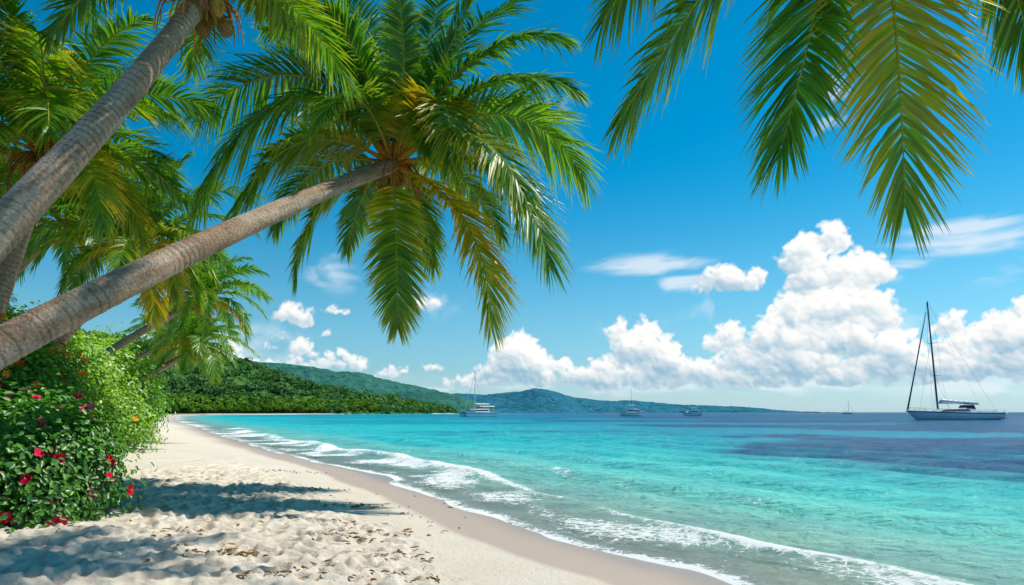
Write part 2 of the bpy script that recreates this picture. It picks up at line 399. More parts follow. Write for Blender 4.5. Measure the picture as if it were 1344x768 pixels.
wrp=N.vm('MULTIPLY',N.n('ShaderNodeTexNoise',ins={'Vector':pos,'Scale':1.7,'Detail':4.0}).outputs['Color'],(1.1,1.1,0))
fv=N.n('ShaderNodeTexVoronoi',feature='DISTANCE_TO_EDGE',ins={'Vector':N.vm('ADD',pos,wrp)})
fv.inputs['Scale'].default_value=4.6
lace=N.sm(fv.outputs['Distance'],0,.11,.22,-.04)
fn=N.m('ADD',N.m('MULTIPLY_ADD',N.noise(pos,5,8,.72),1.5,-.75),lace)
fo=N.sm(N.m('ADD',at('foam'),fn),.52,.80)
fb=N.n('ShaderNodeBump',ins={'Height':N.noise(pos,45,4,.7),'Distance':.03})
fd=N.n('ShaderNodeBsdfDiffuse',ins={'Color':(.86,.88,.88,1),'Normal':fb.outputs[0]})
out(N,N.mixs(fo,sh,fd.outputs[0]))
W=np.where(T<-.35,G-.35,W)
mk('sea_water',np.stack([X,Y,W],-1).reshape(-1,3),grid_faces(len(wx),len(wy)),m,col=col.reshape(-1,3),attrs={'foam':foam,'clar':clar})
# ------------------------------------------------------------------ hills
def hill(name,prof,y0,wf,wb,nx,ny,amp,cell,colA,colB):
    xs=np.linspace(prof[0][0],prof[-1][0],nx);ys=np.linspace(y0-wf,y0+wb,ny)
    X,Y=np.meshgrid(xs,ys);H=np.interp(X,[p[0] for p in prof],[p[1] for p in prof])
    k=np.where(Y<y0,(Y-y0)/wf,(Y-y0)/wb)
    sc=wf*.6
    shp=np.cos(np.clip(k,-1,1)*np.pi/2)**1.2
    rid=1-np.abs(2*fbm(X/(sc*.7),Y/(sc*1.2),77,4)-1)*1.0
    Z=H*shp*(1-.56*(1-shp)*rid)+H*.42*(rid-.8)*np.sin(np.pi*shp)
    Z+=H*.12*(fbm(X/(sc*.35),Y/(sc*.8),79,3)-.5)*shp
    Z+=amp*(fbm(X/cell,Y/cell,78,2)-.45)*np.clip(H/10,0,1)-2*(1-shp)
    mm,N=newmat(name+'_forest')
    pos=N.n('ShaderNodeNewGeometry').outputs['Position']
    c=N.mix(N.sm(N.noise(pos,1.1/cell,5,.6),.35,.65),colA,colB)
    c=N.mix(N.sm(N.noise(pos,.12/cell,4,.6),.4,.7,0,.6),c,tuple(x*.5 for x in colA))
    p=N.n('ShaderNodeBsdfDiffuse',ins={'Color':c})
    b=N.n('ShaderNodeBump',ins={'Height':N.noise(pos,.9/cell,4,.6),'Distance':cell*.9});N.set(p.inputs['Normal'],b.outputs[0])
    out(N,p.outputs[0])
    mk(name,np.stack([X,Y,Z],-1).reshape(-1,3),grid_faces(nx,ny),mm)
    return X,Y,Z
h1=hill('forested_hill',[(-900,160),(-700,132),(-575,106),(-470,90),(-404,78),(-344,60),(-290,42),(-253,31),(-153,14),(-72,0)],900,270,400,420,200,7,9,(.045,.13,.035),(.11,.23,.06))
hill('forested_hill',[(-1500,110),(-1100,150),(-913,175),(-760,160),(-643,150),(-560,130),(-496,128),(-380,98),(-275,76),(-152,46),(-40,0)],2200,700,700,300,150,12,22,(.03,.14,.12),(.06,.19,.14))  # forest green shifted bluish: distance haze mixed into the base colours
hill('distant_hill',[(-900,40),(-475,82),(-305,104),(-150,94),(34,112),(119,130),(200,120),(331,84),(543,58),(650,64),(755,54),(967,40),(1221,30),(1433,0)],3800,900,900,300,110,12,40,(.022,.16,.24),(.045,.20,.27))  # bluest ridge: atmospheric haze painted into its colours
# ------------------------------------------------------------------ leaves
def leaves(g,P,Nn,D,size,wid,col,fold=.12):
    n=len(P);D=norm(D-Nn*np.sum(D*Nn,-1,keepdims=True));Sd=np.cross(Nn,D)
    sz=np.asarray(size).reshape(-1,1)*np.ones((n,1));w=np.asarray(wid).reshape(-1,1)*np.ones((n,1))
    v=np.stack([P,P+D*.3*sz+Sd*.5*w+Nn*fold*sz,P+D*.72*sz+Sd*.42*w+Nn*fold*.8*sz,P+D*sz-Nn*.1*sz,
                P+D*.72*sz-Sd*.42*w+Nn*fold*.8*sz,P+D*.3*sz-Sd*.5*w+Nn*fold*sz],1)
    i=np.arange(n)[:,None]*6
    q=np.concatenate([i+np.array([0,3,2,1]),i+np.array([0,5,4,3])])
    c=np.repeat(np.asarray(col).reshape(-1,1,3)*np.ones((n,1,1)),6,1)
    g.add(v.reshape(-1,3),q,c.reshape(-1,3))
def rdir(n,r): return norm(r.normal(size=(n,3)))
def blob(g,c,rad,col,r,seed,k=20):
    th=np.linspace(0,2*np.pi,k*2);ph=np.linspace(.02,np.pi-.02,k);A,B=np.meshgrid(th,ph)
    d=np.stack([np.sin(B)*np.cos(A),np.sin(B)*np.sin(A),np.cos(B)],-1)
    q=.8+.35*fbm(d[...,0]*2.5+d[...,2]*2+9,d[...,1]*2.5-d[...,2]+9,seed)
    V=np.array(c)+d*np.array(rad)*q[...,None]
    g.add(V.reshape(-1,3),grid_faces(2*k,k),np.array(col))
def bush(name,ells,nleaf,size,dark,light,seed,flowers=None,mat=None):
    r=np.random.default_rng(seed);g=Geo()
    tot=sum(e[3]**2 for e in ells)
    dark=np.array(dark);light=np.array(light)
    fpts=[]
    for (cx,cy,cz,rx,ry,rz) in ells:
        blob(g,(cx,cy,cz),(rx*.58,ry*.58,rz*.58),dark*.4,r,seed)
        n=int(nleaf*rx**2/tot);nt=max(n//14,20)
        d=rdir(nt,r);d[:,2]=np.where(d[:,2]<-.4,-d[:,2],d[:,2])
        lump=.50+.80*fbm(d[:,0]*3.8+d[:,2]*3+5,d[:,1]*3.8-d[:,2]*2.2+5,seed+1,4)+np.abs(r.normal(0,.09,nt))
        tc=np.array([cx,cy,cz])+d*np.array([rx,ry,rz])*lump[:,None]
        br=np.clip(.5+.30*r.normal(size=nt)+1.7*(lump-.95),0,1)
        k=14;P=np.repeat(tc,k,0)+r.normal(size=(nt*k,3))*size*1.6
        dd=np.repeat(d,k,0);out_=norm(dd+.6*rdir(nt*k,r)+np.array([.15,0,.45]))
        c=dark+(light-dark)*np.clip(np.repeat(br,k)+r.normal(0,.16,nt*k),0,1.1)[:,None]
        P[:,2]=np.maximum(P[:,2],.4)
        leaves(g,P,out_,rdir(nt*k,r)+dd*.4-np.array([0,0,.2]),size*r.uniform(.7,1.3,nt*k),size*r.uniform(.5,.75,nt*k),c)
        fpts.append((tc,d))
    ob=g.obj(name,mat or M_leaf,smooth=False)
    if flowers:
        cnt,fs,cols,sel=flowers;T=np.concatenate([a for a,_ in fpts]);Dd=np.concatenate([b for _,b in fpts])
        msk=(Dd[:,1]<.35)&(Dd[:,0]>-.6)&(Dd[:,2]>-.5)
        idx=np.where(msk)[0];idx=r.choice(idx,min(cnt,len(idx)),replace=False)
        gf=Geo()
        for i in idx:
            nrm=norm(Dd[i]+.3*r.normal(size=3)+np.array([.1,-.35,.1]));o=T[i]+Dd[i]*size*2.4
            a=norm(np.cross(nrm,[.3,.2,1.]));b_=np.cross(nrm,a);cc=np.array(cols[r.integers(len(cols))]);f=fs*r.uniform(.8,1.2)
            an=np.arange(5)*2*np.pi/5+r.random()
            Dp=np.cos(an)[:,None]*a+np.sin(an)[:,None]*b_
            leaves(gf,np.tile(o,(5,1)),norm(np.tile(nrm,(5,1))-.35*Dp),Dp+.25*nrm,f,f*.95,cc,.05)
            leaves(gf,np.tile(o,(2,1)),np.stack([a,b_]),np.tile(nrm,(2,1)),f*.8,f*.12,np.array([.75,.55,.12]),0)
        gf.obj('flowers',M_petal,parent=ob,smooth=False)
    return ob
DG=(.035,.12,.012);LG=(.16,.40,.025);YG=(.27,.50,.03)
bush('hibiscus_bush',[(-7.35,9.1,.95,1.15,1.1,1.1),(-6.8,9.9,1.0,.9,1,1.0),(-7.9,8.3,.95,1.25,1.1,1.1),(-6.55,9.2,.65,.6,.7,.5)],28000,.09,(.022,.085,.012),(.10,.32,.028),21,
     (80,.085,[(.9,.02,.12),(.85,.01,.07),(.95,.12,.32)],None))
bush('flowering_shrub',[(-11.5,12.6,2.4,2.1,1.8,2.4),(-10.2,13.8,1.7,1.6,1.5,1.7),(-13.2,12.0,2.8,2.2,2,2.3),(-10.6,11.4,1.5,1.4,1.2,1.4)],50000,.10,DG,LG,22,
     (330,.085,[(.92,.08,.02),(.95,.28,.03),(.9,.03,.10)],None))
bush('sea_grape_bush',[(-13.6,17.2,2.1,2.3,2.2,2.4),(-12.2,18.6,1.3,1.4,1.5,1.4),(-16.2,17,2.5,2.8,2.2,2.4)],36000,.12,DG,YG,23,
     (150,.10,[(.92,.10,.02),(.95,.38,.03)],None))
bush('sea_grape_bush',[(-17.0,24.5,1.9,2.7,2.6,2.6),(-20,26,2.2,3,3,2.7),(-15.3,25.5,1.2,1.5,1.6,1.3)],30000,.15,DG,YG,24)
bush('sea_grape_bush',[(-21.0,33,2.1,3.1,3,3.0),(-25,37,2.2,3.4,3,2.9),(-27.5,45,2.4,3.5,3.4,3.6),(-22.3,37,1.3,2.1,2.2,1.7)],30000,.21,DG,YG,25)
bush('sea_grape_bush',[(-34,56,2.8,4.3,4,4.4),(-41,68,3.2,4.8,5,5.0),(-37.5,62,2.2,3.6,4,3.2),(-50,84,3.4,6.2,6,5.4)],24000,.34,DG,LG,26)
gs=Geo();rr=np.random.default_rng(5)
for i in range(9):
    a=rr.uniform(0,6.28);leaves(gs,np.array([[-6.0,9.6,.50+.04*rr.random()]]),np.array([norm(np.array([math.cos(a)*.3,math.sin(a)*.3,1]))]),np.array([[math.cos(a),math.sin(a),.5]]),.15,.07,np.array([.08,.24,.02]))
gs.obj('beach_seedling',M_leaf,smooth=False)
# ------------------------------------------------------------------ distant trees
def crowns(name,cent,rad,hgt,nq,cA,cB,seed,qs=.42):
    r=np.random.default_rng(seed);g=Geo();n=len(cent)
    C=np.repeat(cent,nq,0);Rr=np.repeat(rad,nq);H=np.repeat(hgt,nq)
    d=rdir(n*nq,r);d[:,2]=np.abs(d[:,2])*1.0-.25
    P=C+np.stack([d[:,0]*Rr,d[:,1]*Rr,H*.62+d[:,2]*H*.42],-1)*r.uniform(.75,1.05,(n*nq,1))**np.array([1,1,.5])
    nr=norm(d+.5*rdir(n*nq,r)+np.array([0,0,.3]))
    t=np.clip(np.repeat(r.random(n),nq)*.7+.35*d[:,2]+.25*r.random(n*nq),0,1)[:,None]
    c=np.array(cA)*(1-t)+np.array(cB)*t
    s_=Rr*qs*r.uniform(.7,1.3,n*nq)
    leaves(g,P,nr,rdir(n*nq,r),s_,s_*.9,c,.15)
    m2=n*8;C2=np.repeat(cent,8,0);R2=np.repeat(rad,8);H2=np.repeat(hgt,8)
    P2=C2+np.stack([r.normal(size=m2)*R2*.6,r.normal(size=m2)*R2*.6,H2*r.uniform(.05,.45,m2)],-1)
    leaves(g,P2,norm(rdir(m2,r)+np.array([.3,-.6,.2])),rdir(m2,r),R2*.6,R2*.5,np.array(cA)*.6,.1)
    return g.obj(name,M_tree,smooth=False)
r4=np.random.default_rng(44)
pts=np.column_stack([r4.uniform(-420,-40,60000),r4.uniform(85,800,60000)])
dd=sdist(pts[:,0],pts[:,1])
pts=pts[(dd>12+.012*pts[:,1])&(dd<110)];dd=sdist(pts[:,0],pts[:,1])
keep=r4.random(len(pts))<np.exp(-np.maximum(dd-20,0)/45)*.55
pts=pts[keep][:1800]
ds=sdist(pts[:,0],pts[:,1])
h=(4+9*sstep(12,60,ds))*r4.uniform(.5,1.8,len(pts))*(1-.30*sstep(420,700,pts[:,1]))
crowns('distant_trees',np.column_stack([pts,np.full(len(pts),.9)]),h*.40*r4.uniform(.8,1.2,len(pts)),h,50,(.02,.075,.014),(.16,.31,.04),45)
X1,Y1,Z1=h1;nn=3600
ii=r4.integers(0,int(X1.shape[0]*.52),nn);jj=r4.integers(int(X1.shape[1]*.25),X1.shape[1]-3,nn)
C=np.column_stack([X1[ii,jj]+r4.uniform(-4,4,nn),Y1[ii,jj]+r4.uniform(-4,4,nn),Z1[ii,jj]-5+r4.normal(0,1,nn)]);C=C[(Z1[ii,jj]>1.0)]
hh_=r4.uniform(4,14,len(C))
crowns('hillside_trees',C,hh_*.5,hh_,18,(.035,.12,.045),(.12,.26,.075),46,.55)  # tree greens lightened to carry haze in the colour
# ------------------------------------------------------------------ palms
def tube(g,path,rad,col,k=8,cap=True):
    path=np.asarray(path,float);n=len(path);T=norm(np.gradient(path,axis=0))
    ref=np.array([0.3,1.,.1]);A=norm(np.cross(T,ref));B=np.cross(T,A)
    th=np.linspace(0,2*np.pi,k,endpoint=False)
    rad=np.asarray(rad)
    if rad.ndim==1: rad=rad[:,None]*np.ones((1,k))
    V=path[:,None,:]+rad[...,None]*(np.cos(th)[None,:,None]*A[:,None,:]+np.sin(th)[None,:,None]*B[:,None,:])
    i=np.arange(n*k).reshape(n,k);j=np.roll(i,-1,1)
    q=np.stack([i[:-1],j[:-1],j[1:],i[1:]],-1).reshape(-1,4)
    col=np.asarray(col,float)
    if col.ndim==2: col=np.repeat(col[:,None,:],k,1).reshape(-1,3)
    elif col.ndim==3: col=col.reshape(-1,3)
    g.add(V.reshape(-1,3),q,col)
def bez(P,t):
    t=t[:,None]
    if len(P)==3: return (1-t)**2*P[0]+2*t*(1-t)*P[1]+t*t*P[2]
    return (1-t)**3*P[0]+3*t*(1-t)**2*P[1]+3*t*t*(1-t)*P[2]+t**3*P[3]
GREEN=np.array([.040,.190,.014]);MID=np.array([.16,.35,.016]);YEL=np.array([.55,.43,.020]);BR=np.array([.34,.18,.04])
def frond(g,gr,P0,P1,P2,age,r,n=80,lw=1.0,roll=0.,w0=.05,droop=None,ll=None):
    P=[np.array(P0,float),np.array(P1,float),np.array(P2,float)]
    L=(np.linalg.norm(P[1]-P[0])+np.linalg.norm(P[2]-P[1]))*.92
    tt=np.linspace(0,1,26);path=bez(P,tt)
    rc=np.stack([np.interp(tt,[0,.18,.5,1],[.50,.42,.34,.38]),np.interp(tt,[0,.18,.5,1],[.22,.32,.36,.38]),np.interp(tt,[0,.18,.5,1],[.03,.03,.03,.04])],-1)
    tube(gr,path,np.interp(tt,[0,.06,.2,1],[.075,.045,.028,.004])*(L/4.2),rc,6)
    t=np.linspace(.12,.995,n);t=np.clip(t+r.normal(0,.0025,n),.1,1)
    o=bez(P,t);T=norm(2*(1-t)[:,None]*(P[1]-P[0])+2*t[:,None]*(P[2]-P[1]))
    ch=P[2]-P[0];hz=np.array([ch[0],ch[1],0.])
    d0=P[1]-P[0];hz=hz+.3*np.array([d0[0],d0[1],0])
    if np.linalg.norm(hz)<.15: hz=np.array([.2,-1,0])
    S0=norm(np.cross(np.array([0,0,1.]),hz))
    Sv=norm(S0-T*np.sum(S0*T,-1,keepdims=True));Nv=np.cross(T,Sv)
    rl=roll*(.3+.9*t)[:,None]
    Sv,Nv=Sv*np.cos(rl)+Nv*np.sin(rl),Nv*np.cos(rl)-Sv*np.sin(rl)
    if droop is None: droop=.25+.42*age
    ll=ll or .24*L
    fg=.09*np.sin(t*r.uniform(14,24)+r.random()*6)+.06*np.sin(t*r.uniform(34,50)+r.random()*6)
    f0=.30*np.sin(t*3.1+r.random()*3)
    for sd in(-1,1):
        ang=np.radians(np.interp(t,[0,.3,.8,1],[18,27,46,74]))+r.normal(0,.055,n)+fg*sd*.6
        D=Sv*sd*np.cos(ang)[:,None]+T*np.sin(ang)[:,None]+Nv*(np.interp(t,[0,1],[.30,.10])+r.normal(0,.08,n)+fg)[:,None]
        D=norm(D)
        l=ll*np.interp(t,[.1,.2,.42,.7,.9,1],[.5,.85,1.0,.9,.66,.42])*r.uniform(.84,1.08,n)
        u=np.array([0,.28,.62,1.0]);dr=(droop*(1+.3*r.normal(size=n)))[:,None,None]
        k=1/np.sqrt(1+dr*dr*.6)
        Pt=o[:,None,:]+(D[:,None,:]*u[None,:,None]*k+np.array([0.04,0,-1.])*dr*(u**2)[None,:,None]*.9)*l[:,None,None]
        dirs=norm(np.gradient(Pt,axis=1))
        Wd=T[:,None,:]-dirs*np.sum(T[:,None,:]*dirs,-1,keepdims=True);Wd=norm(Wd)
        tw=r.normal(0,.38,n)[:,None,None];Wd=norm(Wd+tw*np.cross(dirs,Wd))
        w=w0*lw*np.array([.6,1.0,.7,.05])[None,:,None]*np.interp(t,[0,.4,1],[.85,1,.6])[:,None,None]*.5
        V=np.stack([Pt-Wd*w,Pt+Wd*w],2).reshape(n*8,3)
        i=np.arange(n)[:,None]*8
        q=np.concatenate([i+np.array([a,a+1,a+3,a+2]) for a in(0,2,4)])
        f=age+r.normal(0,.13,n)+(f0-.12)*min(1,age*1.3)
        f=f[:,None]+.24*u[None,:]**2-.10*(1-u[None,:])*age
        f=np.clip(f,0,1.15)
        c=np.where((f<.5)[...,None],GREEN+(MID-GREEN)*(f*2)[...,None],MID+(YEL-MID)*np.clip((f-.5)*2,0,1)[...,None])
        c=c*r.uniform(.78,1.12,(n,1,1))
        brn=np.clip((u[None,:]-.85)*3*(r.random(n)<.12+.25*age)[:,None],0,.6)[...,None];c=c*(1-brn)+BR*brn
        c=np.repeat(c[:,:,None,:],2,2).reshape(-1,3)
        g.add(V,q,c)
def palm(name,tp,r0,r1,fronds,seed,nrand=0,L=4.2,n=70,w0=.05,agebias=0.,qrange=(0,1),azr=None,coco=6):
    r=np.random.default_rng(seed);par=empty(name,tuple(tp[0]))
    base=np.array(tp[0],float);tp=[np.array(p,float)-base for p in tp];C=tp[-1]
    g=Geo();K=420;t=np.linspace(0,1,K);path=bez(tp,t)
    s=np.concatenate([[0],np.cumsum(np.linalg.norm(np.diff(path,axis=0),axis=1))])
    k=22;th=np.linspace(0,2*np.pi,k,endpoint=False)
    ringl=s/.105+.35*np.sin(s*3);fr=ringl-np.floor(ringl)
    rad=np.interp(t,[0,.05,.2,.9,1],[r0*1.5,r0*1.12,r0,r1,r1*1.15])
    rr_=rad[:,None]*(1+.035*(fr[:,None]-.5)+.03*(vn(th[None,:]*1.2+3,s[:,None]*1.3,seed)-.5)+.045*(vn(th[None,:]*3+9,s[:,None]*9,seed+1)-.5))
    grv=np.exp(-((fr-.03)/.10)**2)+np.exp(-((fr-1.0)/.08)**2)
    grv=grv*(.35+.9*vn(s*2.3,s*0,seed+8))
    base_c=np.array([.35,.235,.155])[None,None,:]*(.55+.9*fbm(th[None,:]*1.5+2,s[:,None]*2.2,seed+2,4))[...,None]
    lich=sstep(.50,.66,fbm(th[None,:]*1.3+7,s[:,None]*1.1,seed+5,4))[...,None]
    base_c=base_c*(1-.55*lich)+np.array([.54,.45,.35])*.55*lich
    cc=base_c*(1-.5*np.clip(grv,0,1))[:,None,None]
    tube(g,path,rr_,cc,k)
    g.obj('trunk',M_trunk,parent=par)
    gl=Geo();gr=Geo();gb=Geo()
    top=C
    for f in fronds:
        mid,tip,age=np.array(f[0],float),np.array(f[1],float),f[2]
        roll=f[3] if len(f)>3 else 0.;dr=f[4] if len(f)>4 else None
        P0=top+norm(mid)*.12;P2=top+tip;P1=2*(top+mid)-.5*(P0+P2)
        frond(gl,gr,P0,P1,P2,age,r,int(n*1.25),1.,roll,w0,dr)
    for i in range(nrand):
        q=(i+.5)/nrand*(qrange[1]-qrange[0])+qrange[0]
        a=i*2.39996+seed+r.normal(0,.15)
        h=np.array([math.cos(a),math.sin(a),0]);Lf=L*r.uniform(.85,1.08)*(0.72+.28*math.sin(math.pi*min(1,q+.25)))
        e=math.radians(82-82*q+r.normal(0,5));d0=h*math.cos(e)+np.array([0,0,math.sin(e)])
        P0=top+d0*.12;P1=top+d0*Lf*.58
        P2=top+h*Lf*(.34+.52*math.sin(math.pi*min(1,.12+.75*q)))+np.array([0,0,Lf*(.80-1.45*q**.85)])
        frond(gl,gr,P0,P1,P2,np.clip(.05+.72*q**1.6+agebias+r.normal(0,.10),0,1),r,n,1.,r.normal(0,.3),w0)
    for i in range(34):
        a=r.uniform(0,6.28);e=r.uniform(-1.1,.9);d=np.array([math.cos(a)*math.cos(e),math.sin(a)*math.cos(e),math.sin(e)])
        l=r.uniform(.25,.6);pth=[top-np.array([0,0,.1])+d*.05,top+d*l*.6,top+d*l+np.array([0,0,-.18*r.random()])]
        cb=np.array([[.34,.12,.03],[.48,.22,.04],[.40,.26,.05]])*r.uniform(.5,1.15)
        tube(gb,bez([np.array(p) for p in pth],np.linspace(0,1,5)),np.linspace(.055,.018,5),np.repeat(cb,[2,2,1],0),5)
    for i in range(34):
        a=r.uniform(0,6.28);d=np.array([math.cos(a),math.sin(a),0]);l=r.uniform(.4,1.0)
        pth=[top+d*.1,top+d*l*.7+np.array([0,0,.05]),top+d*l*.75+np.array([0,0,-l*.85])]
        tube(gb,bez(pth,np.linspace(0,1,7)),np.linspace(.026,.010,7),np.array([.48,.19,.035])*r.uniform(.5,1.3),4)
    gb.obj('leaf_bases',M_trunk,parent=par)
    gc=Geo()
    for i in range(coco):
        a=r.uniform(0,6.28);c=top+np.array([math.cos(a)*.3,math.sin(a)*.3,-.22-.22*r.random()])
        blob(gc,c,(.12,.12,.155),(.30,.22,.05) if r.random()<.5 else (.20,.13,.04),r,seed+i,8)
    if coco: gc.obj('coconuts',M_trunk,parent=par)
    gl.obj('leaflets',M_frond,parent=par,smooth=False);gr.obj('frond_stems',M_trunk,parent=par)
    return par
def F(px,py,dy,crown=(-2.6,15,7.45)):
    d=crown[1]+dy
    return ((px-672)/896*d-crown[0],dy,2+(541-py)/896*d-crown[2])
def B(x,y): return (x,y,gz(x,y)-.25)
fr=[ (F(548,100,.3),F(592,-55,.9),.10,.5), (F(500,80,.8),F(435,-25,1.9),.1,-.5),(F(590,70,1.0),F(690,-5,2.2),.12,.4),
 (F(640,112,-.6),F(752,118,-1.0),.30,.6,.45),(F(660,150,-.2),F(768,235,.2),.28,-.45,.45),(F(665,140,1.4),F(735,190,3.2),.2),
 (F(650,225,-.9),F(722,350,-1.4),.75,.45,.4),(F(610,290,-1.0),F(645,428,-1.3),.88,.1,.3),(F(520,325,-.9),F(522,428,-1.2),.92,0,.25),
 (F(430,262,-.8),F(388,362,-1.0),.45,.3,.4),(F(385,130,-.3),F(258,268,-.5),.55,-.55,.6),(F(400,100,.6),F(258,150,1.2),.25,.5,.5),
 (F(400,185,-1.2),F(312,275,-2.2),.62,.4,.5),(F(450,150,1.8),F(400,180,3.6),.2),(F(575,135,-1.0),F(590,215,-2.1),.70,0,.35),
 (F(470,130,-1.2),F(420,160,-2.6),.4,.2,.45),(F(440,80,.2),F(345,40,1.0),.12,.5),(F(610,175,-1.6),F(690,260,-2.6),.58,.3,.45),
 (F(560,130,1.8),F(590,140,3.9),.1),(F(480,250,1.0),F(455,330,2.0),.55),(F(600,230,1.4),F(660,310,2.4),.6),(F(545,260,1.4),F(570,350,2.2),.7),(F(420,220,.6),F(360,300,1.4),.45),
 (F(620,80,-.9),F(735,50,-1.6),.2,.6,.4),(F(460,60,-.6),F(370,0,-1.0),.15,.5,.4),(F(600,40,-.5),F(650,-60,-.9),.1,.5,.3),(F(530,90,-.7),F(520,-30,-1.4),.15,.2,.3),
 (F(545,150,-.9),F(560,200,-1.6),.75,0,.3)]
palm('added_shade_palm',[B(-7.9,5.6),(-5.7,6.5,2.3),(-4.6,10.5,4.8),(-2.6,15,7.45)],.235,.15,fr,101,0,n=118,w0=.066,coco=7)
palm('added_shade_palm',[B(-6.9,5.2),(-5.0,5.9,3.0),(-5.0,8.2,5.2),(-4.6,10.2,8.25)],.215,.14,[],102,20,3.7,92,.058,.02,qrange=(0,.60),coco=8)
palm('added_shade_palm',[B(-10.5,12.2),(-9.6,12.4,3.2),(-9.3,12.8,5),(-9.0,13.2,6.95)],.19,.13,[],103,26,4.1,84,.062,.05,qrange=(0,.92))
palm('added_shade_palm',[B(-14.4,16.8),(-12.4,17,2.6),(-11.0,17.5,4.4),(-9.8,18,6.3)],.19,.13,[],104,24,3.9,72,.068,.06)
palm('added_shade_palm',[B(-21,27),(-19,28,3.0),(-16.2,29,5.4),(-13.6,30,6.9)],.2,.13,[],105,24,3.9,58,.075,.05)
palm('added_shade_palm',[B(-24.5,34),(-21.6,34,2.2),(-20,35,3.0),(-16.6,36,5.4)],.2,.14,[],106,22,3.9,50,.085,.05)
palm('added_shade_palm',[B(-19.5,22),(-18.6,22.3,4),(-17.6,22.6,6),(-15.0,23,8.2)],.2,.13,[],107,24,4.0,60,.072,.04)
palm('added_shade_palm',[B(-31,44),(-28.5,44,3.6),(-26.5,44.5,5.0),(-21.5,45,6.8)],.2,.14,[],108,22,4.2,46,.09,.05)
palm('added_shade_palm',[B(-40,58),(-37,58,3.6),(-35,58.5,5.5),(-30,59,7.5)],.2,.14,[],111,20,4.4,40,.12,.05)
palm('added_shade_palm',[B(-12.2,9.4),(-12.0,9.6,4),(-10.2,9.9,7),(-8.3,10.2,9.6)],.2,.14,[],110,20,4.0,76,.06,.02,qrange=(0,.7))
cr=(3.07,6,7.3)
G6=lambda px,py,dy:F(px,py,dy,cr)
fr=[(G6(985,-95,-.1),G6(812,160,-.1),.36,.45,.4),(G6(1085,-40,-.5),G6(1022,208,-.8),.50,.1,.3),(G6(1168,-40,-.6),G6(1188,272,-.9),.68,0,.25),
 (G6(1285,-110,-.1),G6(1355,85,-.1),.5,-.4,.4),(G6(960,-200,.4),G6(790,30,.9),.35,.5,.45),(G6(1300,-230,.3),G6(1460,-60,.5),.2,.2)]
palm('added_shade_palm',[B(-1.6,-6.5),(.6,-2.5,4.6),(2.2,2.5,7.0),cr],.21,.14,fr,109,15,3.6,130,.042,0,qrange=(.0,.42),coco=5)
# added tall palm leaning in from behind, unseen; put there to shade near sand
palm('added_shade_palm',[B(-2.5,-5.5),(-1.2,-2.0,6.0),(.2,4.0,10.6),(2.2,10.2,11.2)],.21,.14,[],112,16,3.4,56,.06,0,qrange=(.0,.5),coco=4)
# ------------------------------------------------------------------ dry seaweed / debris on the sand
gd=Geo();r5=np.random.default_rng(77)
clus=[(-3.35,7.6,.35,50),(-3.0,7.8,.3,36),(-2.2,8.9,.5,50),(-1.9,9.8,.5,40),(-1.35,8.0,.4,34),(-1.1,6.9,.3,34),(-2.9,10.6,.5,30),(-3.0,12.6,.6,40),(-4.6,15,.8,36),(-4.2,8.6,.5,20),(-1.9,6.7,.5,30),(-6.5,20,1.2,40),(-2.5,6.6,.4,20)]
P=[]
for cx,cy,sd,n in clus: P.append(np.column_stack([r5.normal(cx,sd*.6,n),r5.normal(cy,sd*.35,n)]))
P.append(np.column_stack([r5.uniform(-6,-.8,80),r5.uniform(6.3,16,80)]))
P=np.concatenate(P)
jx=np.clip(np.searchsorted(gx,P[:,0]),0,len(gx)-1);jy=np.clip(np.searchsorted(gy,P[:,1]),0,len(gy)-1)
me=bpy.data.objects['sand_ground'].data;co=np.empty(len(me.vertices)*3,np.float32);me.vertices.foreach_get('co',co);ZZ=co.reshape(-1,3)[:,2].reshape(len(gy),len(gx))
pz=ZZ[jy,jx]
for (x,y),z in zip(P,pz):
    a=r5.uniform(0,6.28);l=r5.uniform(.02,.08);h=np.array([math.cos(a),math.sin(a),0]);q=np.array([-h[1],h[0],0])
    p0=np.array([x,y,z+.006]);pth=bez([p0-h*l,p0+q*l*r5.normal(0,.9)+np.array([0,0,.04*r5.random()]),p0+h*l+np.array([0,0,.01*r5.random()])],np.linspace(0,1,5))
    tube(gd,pth,np.array([.3,1,1,.8,.2])*r5.uniform(.003,.014),np.array([.26,.15,.055])*r5.uniform(.5,1.7),4)
gd.obj('dry_seaweed',M_trunk)
